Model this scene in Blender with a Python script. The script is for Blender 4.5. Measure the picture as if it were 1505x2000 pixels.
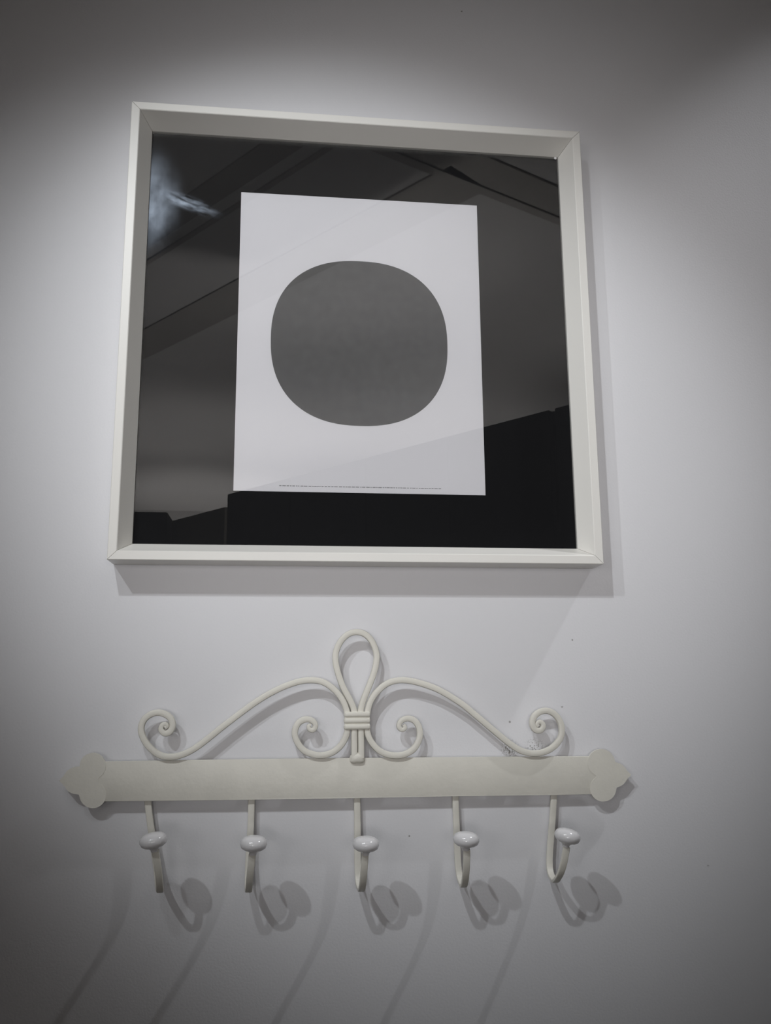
import bpy, bmesh, math, random
from mathutils import Matrix, Vector

for o in list(bpy.data.objects):
    bpy.data.objects.remove(o, do_unlink=True)
scene = bpy.context.scene
col = scene.collection
random.seed(4)

ZC = 2.10                       # height of the picture's centre above the floor (m)

# ------------------------------------------------------------------ camera
FPX = 1729.4                    # focal length in pixels of a 1505 x 2000 frame
CAM = Vector((-0.0856, -0.9508, ZC - 0.3896))
PITCH, YAW, ROLL = 0.1966, -0.1190, -0.0075
MC = (Matrix.Rotation(YAW, 3, 'Z') @ Matrix.Rotation(math.pi / 2 + PITCH, 3, 'X') @ Matrix.Rotation(ROLL, 3, 'Z'))
cd = bpy.data.cameras.new('camera')
cd.sensor_fit = 'VERTICAL'
cd.sensor_height = 36.0
cd.lens = 36.0 * FPX / 2000.0
cd.clip_start = 0.02
cam = bpy.data.objects.new('camera', cd)
cam.matrix_world = Matrix.Translation(CAM) @ MC.to_4x4()
col.objects.link(cam)
scene.camera = cam

def un(px, py, y):
    """photo pixel -> point on the plane at distance -y in front of the picture wall"""
    d = MC @ Vector(((px - 752.5) / FPX, -(py - 1000.0) / FPX, -1.0))
    t = (y - CAM.y) / d.y
    return CAM + d * t

# ------------------------------------------------------------------ world, lamps, exposure
w = bpy.data.worlds.new('world')
scene.world = w
w.use_nodes = True
w.node_tree.nodes['Background'].inputs[0].default_value = (0.80, 0.84, 0.92, 1)
w.node_tree.nodes['Background'].inputs[1].default_value = 0.05

def spot(name, loc, target, power, size_deg, blend, radius, color):
    l = bpy.data.lights.new(name, 'SPOT')
    l.energy = power
    l.spot_size = math.radians(size_deg)
    l.spot_blend = blend
    l.shadow_soft_size = radius
    l.color = color
    o = bpy.data.objects.new(name, l)
    o.location = loc
    o.rotation_euler = (Vector(target) - Vector(loc)).to_track_quat('-Z', 'Y').to_euler()
    col.objects.link(o)
    return o

ZT0 = ZC + 1.30
AIM = (0.085, 0.0, ZC - 0.09)
for lx, ly, lz, pw in ((-0.85, -1.60, ZC - 0.22, 10.5), (-0.30, -1.80, ZC - 0.44, 20.5), (0.12, -1.60, ZC - 0.26, 12.5)):  # added soft front fills; their cone falloff dims the wall towards its corners
    spot('front_fill', (lx, ly, lz), AIM, pw, math.degrees(2 * math.atan(0.605 / math.dist((lx, ly, lz), AIM))), 0.76, 0.20, (1.0, 0.975, 0.97))
spot('ceiling_spot_a', (-0.47, -1.20, ZC + 0.75), (0.03, 0.0, ZC - 0.10), 27, 36.5, 0.8, 0.018, (0.93, 0.97, 1.0))
spot('ceiling_spot_b', (-0.92, -1.25, ZC + 0.72), (-0.02, 0.0, ZC - 0.17), 21, 35.5, 0.75, 0.018, (0.93, 0.97, 1.0))
spot('ceiling_spot_c', (1.14, -0.37, ZC + 1.22), (0.28, 0, ZC - 0.18), 31, 22, 1.0, 0.018, (0.96, 0.97, 1.0))
# unseen upward fills, added to brighten the ceiling mirrored in the glass
for lx, ly, tx, ty, pw in ((-0.75, -5.00, -0.75, -5.1, 210), (-0.85, -6.45, -0.85, -6.9, 330), (-0.60, -3.60, -0.60, -3.5, 90), (0.30, -2.55, -0.05, -2.1, 110), (1.05, -3.00, 1.0, -2.75, 130), (0.85, -4.50, 0.85, -4.6, 190), (-1.25, -1.70, -0.05, -1.35, 50)):
    spot('ceiling_fill', (lx, ly, 1.3), (tx, ty, ZT0), pw * 0.86, 70, 1.0, 0.05, (1.0, 0.97, 0.95))

scene.cycles.max_bounces = 7
scene.cycles.diffuse_bounces = 3
vs = scene.view_settings
vs.view_transform = 'Standard'
vs.look = 'None'
vs.exposure = 0.0
vs.gamma = 1.0
vs.use_curve_mapping = False

# ------------------------------------------------------------------ materials
def mat(name, color, rough=0.5, spec=0.5, bump=0.0, bscale=200.0, var=0.0, vscale=8.0, metal=0.0):
    m = bpy.data.materials.new(name)
    m.use_nodes = True
    nt = m.node_tree
    b = nt.nodes['Principled BSDF']
    b.inputs['Base Color'].default_value = (*color, 1)
    b.inputs['Roughness'].default_value = rough
    b.inputs['Specular IOR Level'].default_value = spec
    b.inputs['Metallic'].default_value = metal
    tc = nt.nodes.new('ShaderNodeTexCoord')
    if var > 0:
        n = nt.nodes.new('ShaderNodeTexNoise')
        n.inputs['Scale'].default_value = vscale
        n.inputs['Detail'].default_value = 5
        nt.links.new(tc.outputs['Object'], n.inputs['Vector'])
        r = nt.nodes.new('ShaderNodeValToRGB')
        r.color_ramp.elements[0].position = 0.3
        r.color_ramp.elements[1].position = 0.7
        r.color_ramp.elements[0].color = (*[c * (1 - var) for c in color], 1)
        r.color_ramp.elements[1].color = (*[min(1, c * (1 + var)) for c in color], 1)
        nt.links.new(n.outputs['Fac'], r.inputs['Fac'])
        nt.links.new(r.outputs['Color'], b.inputs['Base Color'])
    if bump > 0:
        n = nt.nodes.new('ShaderNodeTexNoise')
        n.inputs['Scale'].default_value = bscale
        n.inputs['Detail'].default_value = 3
        nt.links.new(tc.outputs['Object'], n.inputs['Vector'])
        bp = nt.nodes.new('ShaderNodeBump')
        bp.inputs['Strength'].default_value = bump
        bp.inputs['Distance'].default_value = 0.001
        nt.links.new(n.outputs['Fac'], bp.inputs['Height'])
        nt.links.new(bp.outputs['Normal'], b.inputs['Normal'])
    return m

def wall_paint():
    """white emulsion with a fine roller texture, scuffed round two spots by the rack"""
    m = mat('wall_paint', (0.79, 0.785, 0.805), 0.75, 0.3, 0.16, 420.0, 0.012, 3.0)
    nt = m.node_tree
    b = nt.nodes['Principled BSDF']
    base = b.inputs['Base Color'].links[0].from_socket
    geo = nt.nodes.new('ShaderNodeNewGeometry')
    total = None
    for (px, py, rad, thr, sc) in ((995, 1463, 0.012, 0.50, 520.0), (1045, 1464, 0.014, 0.53, 480.0), (1097, 1380, 0.0016, 0.42, 200.0),
                                   (1117, 1250, 0.0013, 0.42, 200.0), (1382, 1692, 0.0018, 0.42, 200.0), (901, 22, 0.0016, 0.42, 200.0),
                                   (799, 1633, 0.0012, 0.42, 200.0), (995, 1410, 0.0016, 0.42, 200.0)):
        c = un(px, py, 0.0)
        d = nt.nodes.new('ShaderNodeVectorMath'); d.operation = 'DISTANCE'
        nt.links.new(geo.outputs['Position'], d.inputs[0]); d.inputs[1].default_value = c
        mr = nt.nodes.new('ShaderNodeMapRange')
        mr.inputs['From Min'].default_value = rad; mr.inputs['From Max'].default_value = rad * 0.2
        nt.links.new(d.outputs['Value'], mr.inputs['Value'])
        n = nt.nodes.new('ShaderNodeTexNoise'); n.inputs['Scale'].default_value = sc; n.inputs['Detail'].default_value = 4
        nt.links.new(geo.outputs['Position'], n.inputs['Vector'])
        g = nt.nodes.new('ShaderNodeMapRange')
        g.inputs['From Min'].default_value = thr; g.inputs['From Max'].default_value = thr + 0.08
        nt.links.new(n.outputs['Fac'], g.inputs['Value'])
        k = nt.nodes.new('ShaderNodeMath'); k.operation = 'MULTIPLY'
        nt.links.new(mr.outputs['Result'], k.inputs[0]); nt.links.new(g.outputs['Result'], k.inputs[1])
        if total is None:
            total = k.outputs[0]
        else:
            a = nt.nodes.new('ShaderNodeMath'); a.operation = 'ADD'; a.use_clamp = True
            nt.links.new(total, a.inputs[0]); nt.links.new(k.outputs[0], a.inputs[1])
            total = a.outputs[0]
    mx = nt.nodes.new('ShaderNodeMix'); mx.data_type = 'RGBA'
    nt.links.new(total, mx.inputs['Factor'])
    nt.links.new(base, mx.inputs['A'])
    mx.inputs['B'].default_value = (0.20, 0.19, 0.17, 1)
    nt.links.new(mx.outputs['Result'], b.inputs['Base Color'])
    return m

def glass_mat():
    """clear picture glass: what lies behind shows through, the room is mirrored, a greasy wipe mark at one edge"""
    m = bpy.data.materials.new('picture_glass')
    m.use_nodes = True
    nt = m.node_tree
    nt.nodes.clear()
    out = nt.nodes.new('ShaderNodeOutputMaterial')
    tr = nt.nodes.new('ShaderNodeBsdfTransparent')
    gl = nt.nodes.new('ShaderNodeBsdfGlossy'); gl.inputs['Roughness'].default_value = 0.0
    lw = nt.nodes.new('ShaderNodeLayerWeight'); lw.inputs['Blend'].default_value = 0.5
    pw = nt.nodes.new('ShaderNodeMath'); pw.operation = 'POWER'; pw.inputs[1].default_value = 5.0
    nt.links.new(lw.outputs['Facing'], pw.inputs[0])
    fr = nt.nodes.new('ShaderNodeMath'); fr.operation = 'MULTIPLY_ADD'
    fr.inputs[1].default_value = 0.92; fr.inputs[2].default_value = 0.063
    nt.links.new(pw.outputs[0], fr.inputs[0])
    mix = nt.nodes.new('ShaderNodeMixShader')
    nt.links.new(fr.outputs[0], mix.inputs[0]); nt.links.new(tr.outputs[0], mix.inputs[1]); nt.links.new(gl.outputs[0], mix.inputs[2])
    # wipe marks: a round greasy patch and a slanting streak
    geo = nt.nodes.new('ShaderNodeNewGeometry')
    def patch(px, py, rx, rz, rot, amp, nscale, lo, hi):
        c = un(px, py, -0.0144)
        sub = nt.nodes.new('ShaderNodeVectorMath'); sub.operation = 'SUBTRACT'; sub.inputs[1].default_value = c
        nt.links.new(geo.outputs['Position'], sub.inputs[0])
        vr = nt.nodes.new('ShaderNodeVectorRotate'); vr.rotation_type = 'Y_AXIS'; vr.inputs['Angle'].default_value = math.radians(rot)
        nt.links.new(sub.outputs['Vector'], vr.inputs['Vector'])
        sc = nt.nodes.new('ShaderNodeVectorMath'); sc.operation = 'MULTIPLY'; sc.inputs[1].default_value = (1 / rx, 0.0, 1 / rz)
        nt.links.new(vr.outputs['Vector'], sc.inputs[0])
        ln = nt.nodes.new('ShaderNodeVectorMath'); ln.operation = 'LENGTH'
        nt.links.new(sc.outputs['Vector'], ln.inputs[0])
        mr = nt.nodes.new('ShaderNodeMapRange'); mr.interpolation_type = 'SMOOTHERSTEP'
        mr.inputs['From Min'].default_value = 1.0; mr.inputs['From Max'].default_value = 0.0
        nt.links.new(ln.outputs['Value'], mr.inputs['Value'])
        wv = nt.nodes.new('ShaderNodeTexNoise'); wv.inputs['Scale'].default_value = nscale; wv.inputs['Detail'].default_value = 5
        nt.links.new(sc.outputs['Vector'], wv.inputs['Vector'])
        wr = nt.nodes.new('ShaderNodeMapRange'); wr.inputs['From Min'].default_value = lo; wr.inputs['From Max'].default_value = hi
        nt.links.new(wv.outputs['Fac'], wr.inputs['Value'])
        mu = nt.nodes.new('ShaderNodeMath'); mu.operation = 'MULTIPLY'
        nt.links.new(mr.outputs['Result'], mu.inputs[0]); nt.links.new(wr.outputs['Result'], mu.inputs[1])
        m2 = nt.nodes.new('ShaderNodeMath'); m2.operation = 'MULTIPLY'; m2.inputs[1].default_value = amp
        nt.links.new(mu.outputs[0], m2.inputs[0])
        return m2.outputs[0]
    k1 = patch(282, 385, 0.050, 0.085, 0, 0.065, 2.2, 0.25, 0.75)
    k2 = patch(368, 396, 0.048, 0.012, -20, 0.06, 2.6, 0.38, 0.68)
    mu2 = nt.nodes.new('ShaderNodeMath'); mu2.operation = 'ADD'; mu2.use_clamp = True
    nt.links.new(k1, mu2.inputs[0]); nt.links.new(k2, mu2.inputs[1])
    sm = nt.nodes.new('ShaderNodeBsdfGlossy'); sm.inputs['Roughness'].default_value = 0.36; sm.inputs['Color'].default_value = (0.75, 0.85, 1, 1)
    mix2 = nt.nodes.new('ShaderNodeMixShader')
    nt.links.new(mu2.outputs[0], mix2.inputs[0]); nt.links.new(mix.outputs[0], mix2.inputs[1]); nt.links.new(sm.outputs[0], mix2.inputs[2])
    nt.links.new(mix2.outputs[0], out.inputs['Surface'])
    return m

M = {
    'wall': wall_paint(),
    'room': mat('room_plaster', (0.62, 0.61, 0.60), 0.9, 0.2, 0.1, 90.0, 0.03, 1.5),
    'beam': mat('beam_paint', (0.40, 0.385, 0.36), 0.85, 0.2, 0.15, 60.0, 0.06, 4.0),
    'floor': mat('floor_boards', (0.30, 0.22, 0.15), 0.5, 0.4, 0.1, 30.0, 0.15, 5.0),
    'lacquer': mat('frame_lacquer', (0.88, 0.86, 0.815), 0.38, 0.45, 0.05, 300.0, 0.012, 6.0),
    'mount': mat('black_mount', (0.007, 0.007, 0.008), 0.85, 0.2),
    'paper': mat('print_paper', (0.80, 0.79, 0.82), 0.8, 0.2, 0.05, 500.0, 0.008, 9.0),
    'ink': mat('print_ink', (0.095, 0.095, 0.097), 0.8, 0.2, 0.0, 10, 0.10, 90.0),
    'cap_ink': mat('caption_ink', (0.30, 0.30, 0.31), 0.8, 0.2),
    'glass': glass_mat(),
    'cream': mat('cream_enamel', (0.78, 0.755, 0.68), 0.42, 0.4, 0.22, 240.0, 0.03, 35.0),
    'ceramic': mat('white_ceramic', (0.84, 0.83, 0.84), 0.16, 0.8),
    'dark': mat('dark_laminate', (0.020, 0.020, 0.023), 0.6, 0.3, 0.0, 10, 0.08, 3.0),
    'olive': mat('olive_panel', (0.42, 0.40, 0.33), 0.8, 0.2, 0.0, 10, 0.08, 3.0),
}

# ------------------------------------------------------------------ helpers
def obj(name, bm, m, parent=None, smooth=False):
    me = bpy.data.meshes.new(name)
    bmesh.ops.recalc_face_normals(bm, faces=bm.faces)
    bm.to_mesh(me); bm.free()
    me.materials.append(M[m])
    if smooth:
        for p in me.polygons:
            p.use_smooth = True
        me.set_sharp_from_angle(angle=math.radians(38))
    o = bpy.data.objects.new(name, me)
    col.objects.link(o)
    if parent:
        o.parent = parent
        o.matrix_parent_inverse = Matrix.Translation(parent.location).inverted()
    return o

def empty(name, loc, label, cat):
    o = bpy.data.objects.new(name, None)
    o.empty_display_size = 0.05
    o.location = loc
    o['label'] = label; o['category'] = cat
    col.objects.link(o)
    return o

def struct(o, label=None):
    o['kind'] = 'structure'
    if label:
        o['label'] = label
    return o

def bm_box(x0, x1, y0, y1, z0, z1, bev=0.0, seg=2):
    bm = bmesh.new()
    bmesh.ops.create_cube(bm, size=1.0)
    for v in bm.verts:
        v.co = Vector((x0 if v.co.x < 0 else x1, y0 if v.co.y < 0 else y1, z0 if v.co.z < 0 else z1))
    if bev:
        bmesh.ops.bevel(bm, geom=bm.edges[:], offset=bev, segments=seg, affect='EDGES', profile=0.5)
    return bm

def bm_prism(poly, z0, z1):
    """vertical prism over a plan polygon [(x, y)]"""
    bm = bmesh.new()
    a = [bm.verts.new((x, y, z0)) for x, y in poly]
    b = [bm.verts.new((x, y, z1)) for x, y in poly]
    bm.faces.new(a); bm.faces.new(b)
    n = len(poly)
    for i in range(n):
        bm.faces.new((a[i], a[(i + 1) % n], b[(i + 1) % n], b[i]))
    return bm

def bm_plate(outline, y_back, y_front, bev=0.0008):
    """flat sheet: outline [(x, z)] given thickness along y, front edge eased"""
    bm = bmesh.new()
    b = [bm.verts.new((x, y_back, z)) for x, z in outline]
    f = [bm.verts.new((x, y_front, z)) for x, z in outline]
    bm.faces.new(b)
    ff = bm.faces.new(f)
    n = len(outline)
    for i in range(n):
        bm.faces.new((b[i], b[(i + 1) % n], f[(i + 1) % n], f[i]))
    if bev:
        bmesh.ops.bevel(bm, geom=list(ff.edges), offset=bev, segments=2, affect='EDGES', profile=0.5)
    return bm

def catmull(P, per=8, closed=False):
    out = []
    n = len(P)
    rng = range(n) if closed else range(n - 1)
    for i in rng:
        if closed:
            p0, p1, p2, p3 = P[(i - 1) % n], P[i], P[(i + 1) % n], P[(i + 2) % n]
        else:
            p0, p1, p2, p3 = P[max(i - 1, 0)], P[i], P[i + 1], P[min(i + 2, n - 1)]
        for k in range(per):
            t = k / per
            out.append(0.5 * ((2 * p1) + (p2 - p0) * t + (2 * p0 - 5 * p1 + 4 * p2 - p3) * t * t + (3 * p1 - p0 - 3 * p2 + p3) * t ** 3))
    if not closed:
        out.append(P[-1].copy())
    return out

def smooth_path(P, n=2):
    for _ in range(n):
        Q = [p.copy() for p in P]
        for i in range(1, len(P) - 1):
            Q[i] = (P[i - 1] + 2 * P[i] + P[i + 1]) / 4
        P = Q
    return P

def bm_sweep(path, wid, thk, side, taper=None, corner=0.28):
    """bar swept along a path; 'wid' is measured across, square to both path and 'side'; 'thk' runs along 'side'"""
    c = corner
    prof = [(-.5 + c, -.5), (.5 - c, -.5), (.5 - c * .3, -.5 + c * .3), (.5, -.5 + c), (.5, .5 - c), (.5 - c * .3, .5 - c * .3), (.5 - c, .5), (-.5 + c, .5), (-.5 + c * .3, .5 - c * .3), (-.5, .5 - c), (-.5, -.5 + c), (-.5 + c * .3, -.5 + c * .3)]
    bm = bmesh.new()
    rings = []
    n = len(path)
    for i, p in enumerate(path):
        t = (path[min(i + 1, n - 1)] - path[max(i - 1, 0)]).normalized()
        s = (side - t * side.dot(t)).normalized()
        b = t.cross(s).normalized()
        k = taper(i / (n - 1)) if taper else 1.0
        rings.append([bm.verts.new(p + b * (u * wid * k) + s * (v * thk * (0.5 + 0.5 * k))) for u, v in prof])
    m = len(prof)
    for i in range(n - 1):
        for j in range(m):
            bm.faces.new((rings[i][j], rings[i][(j + 1) % m], rings[i + 1][(j + 1) % m], rings[i + 1][j]))
    bm.faces.new(rings[0]); bm.faces.new(rings[-1])
    return bm

def bm_lathe(prof, base, axis, seg=32):
    """prof [(r, h)] turned about an axis from a base point"""
    axis = axis.normalized()
    u = axis.cross(Vector((0, 1, 0))).normalized()
    v = axis.cross(u).normalized()
    bm = bmesh.new()
    rings = []
    for r, h in prof:
        if r < 1e-6:
            rings.append([bm.verts.new(base + axis * h)])
        else:
            rings.append([bm.verts.new(base + axis * h + (u * math.cos(2 * math.pi * k / seg) + v * math.sin(2 * math.pi * k / seg)) * r) for k in range(seg)])
    for a, b in zip(rings, rings[1:]):
        for k in range(seg):
            k2 = (k + 1) % seg
            if len(a) == 1 and len(b) == 1:
                continue
            if len(a) == 1:
                bm.faces.new((a[0], b[k], b[k2]))
            elif len(b) == 1:
                bm.faces.new((a[k], a[k2], b[0]))
            else:
                bm.faces.new((a[k], a[k2], b[k2], b[k]))
    return bm

# ------------------------------------------------------------------ the room
ZT = ZT0                  # ceiling
YE = -7.6                       # far end of the room
struct(obj('wall_back', bm_box(-2.6, 2.6, 0.0, 0.12, 0.0, ZT), 'wall'), 'white painted wall behind the picture and the coat rack')
struct(obj('floor', bm_box(-2.6, 2.6, YE, 0.0, -0.10, 0.0), 'floor'))
struct(obj('ceiling', bm_box(-2.6, 2.6, YE, 0.0, ZT, ZT + 0.1), 'room'))
struct(obj('wall_left', bm_box(-2.72, -2.6, YE, 0.12, 0.0, ZT), 'room'))
struct(obj('wall_right', bm_box(2.6, 2.72, YE, 0.12, 0.0, ZT), 'room'))
struct(obj('wall_front', bm_box(-2.72, 2.72, YE - 0.12, YE, 0.0, ZT), 'room'))

U = Vector((0.627, 0.779))      # run of the cupboards and of one set of ceiling boards (plan)
N = Vector((0.779, -0.627))     # away from the picture
A0 = Vector((-0.280, -2.230))   # cupboard front corner
def plan(s, d):
    p = A0 + U * s + N * d
    return (p.x, p.y)
def strip(s0, s1, d0, d1):
    return [plan(s0, d0), plan(s1, d0), plan(s1, d1), plan(s0, d1)]
struct(obj('trim_1', bm_prism(strip(-2.2, 0.90, 0.21, 0.41), ZT - 0.008, ZT), 'beam'), 'broad painted ceiling board above the dark cupboards')
struct(obj('trim_2', bm_prism(strip(-2.2, 0.78, -0.145, -0.125), ZT - 0.008, ZT), 'beam'), 'thin ceiling batten between the two boards')
struct(obj('trim_3', bm_prism(strip(-2.2, 0.74, -0.30, -0.20), ZT - 0.008, ZT), 'beam'), 'narrow painted ceiling board nearer the picture wall')
def skew(p, q, w0, w1, t0, t1):
    p, q = Vector(p), Vector(q)
    d = q - p
    n = Vector((-d.y, d.x)).normalized()
    a, b = p + d * t0, p + d * t1
    return [tuple(a + n * w0), tuple(b + n * w0), tuple(b + n * w1), tuple(a + n * w1)]
C0, C1 = (0.28, -1.65), (0.93, -1.99)
struct(obj('trim_4', bm_prism(skew(C0, C1, 0.0, 0.035, -0.9, 2.2), ZT - 0.015, ZT), 'beam'), 'thin ceiling beam crossing the boards')
struct(obj('trim_5', bm_prism(skew(C0, C1, 0.035, 0.17, -0.9, 2.2), ZT - 0.008, ZT), 'beam'), 'shallow ceiling board beside the crossing beam')

# dark cupboards: four tall units, each with a body, a door and a plinth
CT = ZC + 0.30
for i, (s0, s1, lab) in enumerate(((0.0, 0.355, 'dark tall cupboard at the open end of the row, next to the olive panel'),
                                   (0.355, 0.71, 'dark tall cupboard, second from the olive panel'),
                                   (0.71, 1.04, 'dark tall cupboard, third from the olive panel'),
                                   (1.04, 1.375, 'dark tall cupboard, fourth from the olive panel'),
                                   (1.39, 1.80, 'dark tall cupboard at the far end of the row past a wide gap'))):
    p = plan((s0 + s1) / 2, 0.2)
    e = empty('tall_cupboard', (p[0], p[1], 0.0), lab, 'cupboard')
    e['group'] = 'dark tall cupboards mirrored in the picture glass'
    obj('cupboard_body', bm_prism(strip(s0, s1, 0.022, 0.415), 0.08, CT), 'dark', e)
    obj('cupboard_door', bm_prism(strip(s0 + 0.002, s1 - 0.002, 0.0, 0.02), 0.09, CT - 0.002), 'dark', e)
    obj('plinth', bm_prism(strip(s0 + 0.002, s1 - 0.002, 0.05, 0.40), 0.0, 0.08), 'dark', e)
# freestanding dark locker and added olive panel standing in for the shaded wall beside it
e = empty('locker', (-0.75, -2.75, 0), 'dark freestanding locker beside the olive panel', 'locker')
obj('locker_body', bm_box(-1.00, -0.535, -2.95, -2.60, 0.06, CT), 'dark', e)
obj('locker_door', bm_box(-1.00, -0.535, -2.60, -2.58, 0.07, CT - 0.002), 'dark', e)
obj('plinth', bm_box(-0.99, -0.545, -2.93, -2.62, 0.0, 0.06), 'dark', e)
e = obj('shaded_wall_panel', bm_prism([(-0.53, -2.72), (-0.30, -2.42), (-0.285, -2.43), (-0.515, -2.735)], 0.0, CT - 0.01), 'olive')
e['label'] = 'plain olive grey panel standing in for shaded wall between locker and cupboards'; e['category'] = 'wall panel'

# ------------------------------------------------------------------ framed picture
S, SI, SG = 0.2600, 0.2507, 0.2399
YF, YG = -0.0383, -0.0146
fr = empty('picture_frame', (0, -0.001, ZC - S), 'square deep white frame holding a print on black, hung above the coat rack', 'picture')
prof = [(S, -0.001), (S, YF + 0.0006), (S - 0.0006, YF), (SI + 0.0006, YF), (SI - 0.0002, YF + 0.0006), (SG, YG), (SG, -0.001)]
gap = 0.00022
for k, nm in enumerate(('frame_rail', 'frame_rail', 'frame_rail', 'frame_rail')):
    rot = Matrix.Rotation(k * math.pi / 2, 3, 'Y')
    bm = bmesh.new()
    L = [bm.verts.new(rot @ Vector((-r + gap, y, r)) + Vector((0, 0, ZC))) for r, y in prof]
    R = [bm.verts.new(rot @ Vector((r - gap, y, r)) + Vector((0, 0, ZC))) for r, y in prof]
    bm.faces.new(L); bm.faces.new(R)
    for j in range(len(prof)):
        j2 = (j + 1) % len(prof)
        bm.faces.new((L[j], L[j2], R[j2], R[j]))
    obj(nm, bm, 'lacquer', fr)
g = 0.2393
mt = obj('mount_board', bm_box(-g, g, -0.0112, -0.004, ZC - g, ZC + g), 'mount', fr)
mt['label'] = 'plain black mount board'
# sheet
pc = [un(470, 373, -0.0116), un(931, 400, -0.0116), un(949, 967, -0.0116), un(456, 957, -0.0116)]
hw, hh, pcx, pcz = 0.1379, 0.1758, 0.0005, ZC - 0.0047
pr = obj('print_sheet', bm_box(pcx - hw, pcx + hw, -0.0117, -0.0112, pcz - hh, pcz + hh), 'paper', fr)
pr['label'] = 'white paper sheet with a plain dark grey rounded shape'
# plain rounded dark field on the sheet
c0 = un(703, 668, -0.0118)
pts = []
RX, RZ, EX = 0.1000, 0.0985, 2.35
for k in range(96):
    a = 2 * math.pi * k / 96
    ca, sa = math.cos(a), math.sin(a)
    pts.append((c0.x + RX * math.copysign(abs(ca) ** (2 / EX), ca), c0.z + RZ * math.copysign(abs(sa) ** (2 / EX), sa)))
sh = obj('printed_shape', bm_plate(pts, -0.0117, -0.01176, 0), 'ink', pr)
sh['label'] = 'plain dark grey rounded shape printed on the sheet'
# one line of illegibly small print along the lower edge
bm = bmesh.new()
x = un(545, 948, -0.0117).x; x_end = un(862, 954, -0.0117).x
zc = un(700, 951.5, -0.0117).z
rnd = random.Random(11)
while x < x_end:
    wl = rnd.uniform(0.0012, 0.0040)
    b2 = bm_box(x, min(x + wl, x_end), -0.01174, -0.0117, zc - 0.00045, zc + 0.00045)
    me = bpy.data.meshes.new('t'); b2.to_mesh(me); b2.free(); bm.from_mesh(me); bpy.data.meshes.remove(me)
    x += wl + rnd.uniform(0.0005, 0.0012)
obj('caption_line', bm, 'cap_ink', pr)['label'] = 'row of tiny grey print along the lower edge'
gz = obj('glass_pane', bm_box(-g, g, YG + 0.0002, -0.0128, ZC - g, ZC + g), 'glass', fr)
gz['label'] = 'clear picture glass mirroring the room'
# retaining pin head at one corner
pin = un(1084, 309, -0.0150)
obj('retaining_pin', bm_lathe([(0, 0.0), (0.0016, 0.0), (0.0016, 0.0006), (0, 0.0010)], Vector((pin.x, -0.0146, pin.z)), Vector((0, -1, 0.001)), 12), 'ceramic', fr, True)

# ------------------------------------------------------------------ coat rack
YP = -0.0135                    # front of the rail plate
rk = empty('coat_rack', (0.0, 0.0, ZC - 0.50), 'cream painted iron coat rack with scrollwork and five white-knobbed hooks', 'coat rack')

def outline(pix, y):
    return [(p.x, p.z) for p in (un(a, b, y) for a, b in pix)]
rail_px = [(176, 1487.6), (500, 1482.5), (900, 1478.6), (1188, 1477.0), (1188, 1551.0), (1080, 1552.6), (880, 1555.2), (700, 1558.6), (490, 1562), (176, 1566.3)]
obj('back_rail', bm_plate(outline(rail_px, YP), -0.0105, YP, 0.0011), 'cream', rk, True)
def lobes(centre, circles, tip, n=120):
    """outline of overlapping round lobes with a pointed tip, seen from an inner centre"""
    cx0, cy0 = centre
    out = []
    tx, ty = tip
    ta = math.atan2(ty - cy0, tx - cx0)
    angs = sorted([2 * math.pi * k / n - math.pi for k in range(n)] + [ta])
    for a in angs:
        ux, uy = math.cos(a), math.sin(a)
        best = 20.0
        for (x, y, r) in circles:
            dx, dy = x - cx0, y - cy0
            bq = dx * ux + dy * uy
            q = bq * bq - (dx * dx + dy * dy - r * r)
            if q >= 0:
                best = max(best, bq + math.sqrt(q))
        da = abs((a - ta + math.pi) % (2 * math.pi) - math.pi)
        L = math.hypot(tx - cx0, ty - cy0)
        if da < 0.22:
            best = max(best, L * (1 - 0.62 * da ** 0.85))
        out.append((cx0 + ux * best, cy0 + uy * best))
    return out
YFN = YP - 0.0003
fin_l = lobes((172, 1524), ((181, 1496, 25.5), (181, 1552.5, 26), (150.5, 1524.5, 27)), (115, 1525))
fin_r = lobes((1184, 1514), ((1174, 1489.5, 26.5), (1177.5, 1540, 25.5), (1200.5, 1513.5, 24.5)), (1232.5, 1513.5))
obj('finial', bm_plate(outline(fin_l, YFN), -0.0108, YFN, 0.0004), 'cream', rk, True)
obj('finial', bm_plate(outline(fin_r, YFN), -0.0108, YFN, 0.0004), 'cream', rk, True)

YS = -0.0150                    # centre depth of the scroll bars
BW, BT = 0.0064, 0.0060
YAX = Vector((0, 1, 0))
def bar(name, pix, taper=None, per=6, y=YS, wid=BW):
    P = smooth_path(catmull([un(a, b, y) for a, b in pix], per), 2)
    return obj(name, bm_sweep(P, wid, BT, YAX, taper), 'cream', rk, True)
ends = lambda t: 0.62 + 0.38 * min(1.0, min(t, 1 - t) / 0.13)
left = [(322, 1421.5), (326.5, 1418), (323, 1414), (316.6, 1417), (314.8, 1425), (321, 1432.3), (330, 1430.5), (336.6, 1421), (336.2, 1409), (330, 1399.5), (315.3, 1392.3), (299.3, 1393), (283.4, 1403), (275.8, 1419), (278.5, 1438),
        (291.4, 1459), (312.6, 1475), (334, 1478.4), (355, 1474.2), (379, 1462.6), (405.6, 1443), (445.5, 1411), (500, 1370.7), (540, 1347.5), (571.8, 1334.5), (595.7, 1329), (619.6, 1329.3), (638, 1336), (657, 1351.5), (670, 1370), (677, 1389), (679.5, 1407),
        (678, 1426), (674.5, 1440), (666, 1455), (651.5, 1468), (633, 1474.8), (614.3, 1474.2), (593, 1465.8), (579, 1447), (575.2, 1428.6), (582.4, 1412), (595.7, 1405), (609, 1407), (616, 1416), (612, 1425.5), (604.5, 1424.5), (602.6, 1418), (607, 1416.5)]
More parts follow.
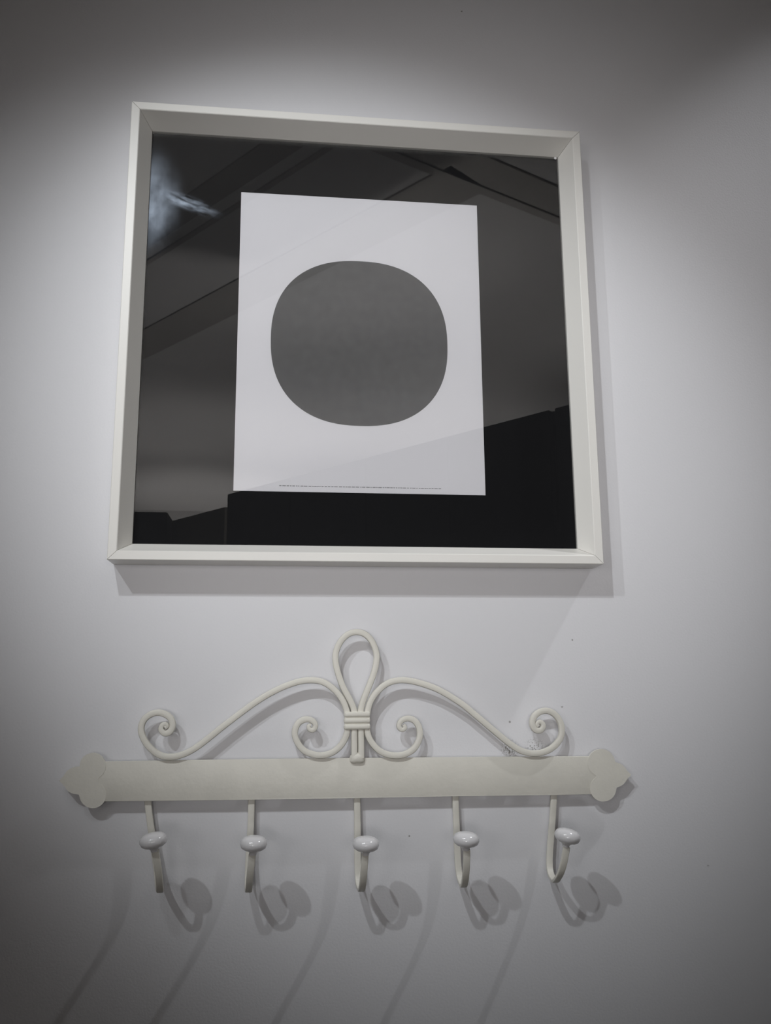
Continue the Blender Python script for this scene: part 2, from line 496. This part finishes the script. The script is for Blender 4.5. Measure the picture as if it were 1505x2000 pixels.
right = [(1050.5, 1418.5), (1047.5, 1414), (1052.5, 1409.5), (1059, 1413.5), (1059.5, 1421), (1053, 1427), (1043.5, 1424.5), (1038.6, 1413), (1042.3, 1399.5), (1055.5, 1389.5), (1072.2, 1388.9), (1087.8, 1400.7), (1096, 1419.8), (1093.8, 1441.3), (1079.4, 1459.3),
         (1060.3, 1469), (1038.8, 1471.4), (1017.2, 1466.5), (995.7, 1453.3), (971.8, 1434), (948, 1413.8), (924, 1393.5), (900, 1374), (858.8, 1348.8), (824.3, 1335.5), (795, 1329), (771, 1329.6), (749.8, 1338.4), (731.2, 1356.8), (722, 1372.8), (717.5, 1389), (715.5, 1407),
         (716.6, 1426), (720.6, 1442), (731.2, 1457.8), (747, 1470.3), (768.4, 1475.6), (789.7, 1473.4), (808.3, 1461.8), (818.6, 1441.9), (818.6, 1423.3), (809.6, 1408), (795, 1403), (782, 1409), (778.5, 1419.3), (784.4, 1425.5), (790.5, 1421.5), (787.5, 1415)]
loop = [(691.5, 1481), (691.5, 1455), (691.5, 1426), (692, 1405), (691, 1387), (683.5, 1368), (670, 1343), (659.5, 1314), (654.5, 1288), (657, 1269), (667, 1250), (681, 1238), (696, 1234.5), (712, 1238.5), (725.5, 1252),
        (733.5, 1271), (735, 1288), (730, 1314), (719, 1343), (709, 1368), (704, 1387), (703.5, 1405), (704.5, 1426), (705, 1455), (705, 1481)]
obj_l = bar('scroll', left, ends)
obj_r = bar('scroll', right, ends)
bar('centre_loop', loop)
# ribbed collar binding the bars: three raised bands
a = un(671.5, 1407, -0.019); b = un(723, 1407, -0.019)
cx, hwid = (a.x + b.x) / 2, (b.x - a.x) / 2
zt, zb = un(697, 1389.5, -0.019).z, un(697, 1425.5, -0.019).z
hgt = (zt - zb)
band = obj('collar', bm_box(cx - hwid + 0.0006, cx + hwid - 0.0006, -0.0192, -0.0110, zb + 0.0006, zt - 0.0006, 0.0008), 'cream', rk, True)
for q in range(3):
    z0 = zb + hgt * q / 3; z1 = z0 + hgt / 3
    obj('collar_band', bm_box(cx - hwid, cx + hwid, -0.0207, -0.0103, z0 + 0.0002, z1 - 0.0002, 0.0021, 3), 'cream', band, True)
# weld bead where the loop meets the rail
wb = un(697.5, 1480, -0.0165)
wbm = bmesh.new()
bmesh.ops.create_icosphere(wbm, subdivisions=3, radius=1.0)
rw = random.Random(3)
for v in wbm.verts:
    k = 1 + rw.uniform(-0.05, 0.05)
    v.co = Vector((wb.x + v.co.x * 0.0078 * k, -0.0148 + v.co.y * 0.0040 * k, wb.z + v.co.z * 0.0055 * k - (0.002 if v.co.z < 0 else 0) * abs(v.co.x)))
obj('weld_bead', wbm, 'cream', rk, True)
# stand-offs between rail and wall
for px in (250, 1115):
    c = un(px, 1522, 0.0)
    obj('wall_spacer', bm_lathe([(0, 0), (0.006, 0), (0.006, 0.0112), (0, 0.0112)], Vector((c.x, 0.0, c.z)), Vector((0, -1, 0.0005)), 16), 'cream', rk, True)

# hooks: pixel trace with the depth of every point in front of the wall, then the knob
DK = 0.0600
hooks = [
    ([(288.5, 1556), (289, 1570), (294.5, 1614), (300, 1655), (305.5, 1690), (308.5, 1715)], [(309, 1728), (311.8, 1739), (312.5, 1738), (310.5, 1715), (307, 1685), (302.5, 1660)], (299.3, 1641.5), -9.0),
    ([(491, 1550), (491, 1567), (489.8, 1605), (488, 1640), (485.5, 1680), (484.5, 1712)], [(484.2, 1728), (484.8, 1739), (485.8, 1737), (487.3, 1715), (490, 1692), (492.5, 1668)], (495, 1647.5), 2.0),
    ([(697, 1548), (697, 1562), (697.8, 1605), (697.6, 1640), (698, 1690), (699.5, 1718)], [(701.3, 1729), (704.2, 1737.5), (706.5, 1736), (709.3, 1716), (711.2, 1691), (712.8, 1667)], (714.2, 1648.5), 2.0),
    ([(889, 1546), (889, 1560), (890.7, 1605), (892.3, 1650), (894, 1688), (897, 1712)], [(900, 1722), (904, 1730), (906.6, 1727), (909.3, 1708), (910.9, 1683), (911, 1659)], (910, 1639.5), 4.0),
    ([(1081, 1542), (1081, 1557), (1078, 1605), (1074.6, 1645), (1072.3, 1680), (1073.5, 1700)], [(1077, 1712), (1083, 1720.5), (1087, 1718), (1094.5, 1705), (1101, 1683), (1106, 1654)], (1107.7, 1633), 12.0),
]
db = [0.0068, 0.0068, 0.0072, 0.0078, 0.0092, 0.0125]
df = [0.0200, 0.0320, 0.0430, 0.0530, 0.0580, 0.0597]
for back, front, kn, tilt in hooks:
    P = [un(a, b, -d) for (a, b), d in zip(back, db)] + [un(a, b, -d) for (a, b), d in zip(front, df)]
    base = P[-1].copy()
    path = smooth_path(catmull(P, 6), 6)
    hk = obj('hook', bm_sweep(path, 0.0036, 0.0066, Vector((1, 0, 0)), None, 0.2), 'cream', rk, True)
    kc = un(kn[0], kn[1], -DK)
    t = math.radians(tilt)
    ax = Vector((math.sin(t), -0.06, math.cos(t))).normalized()
    h0 = -0.0102
    kp = [(0.0, h0), (0.0033, h0), (0.0036, -0.0084), (0.0048, -0.0070), (0.0088, -0.0057), (0.0114, -0.0040), (0.0127, -0.0010), (0.0126, 0.0016), (0.0112, 0.0042), (0.0082, 0.0060), (0.0044, 0.0069), (0.0, 0.0072)]
    kb = obj('knob', bm_lathe(kp, kc, ax, 36), 'ceramic', hk, True)
    kb['label'] = 'glossy white ceramic knob'
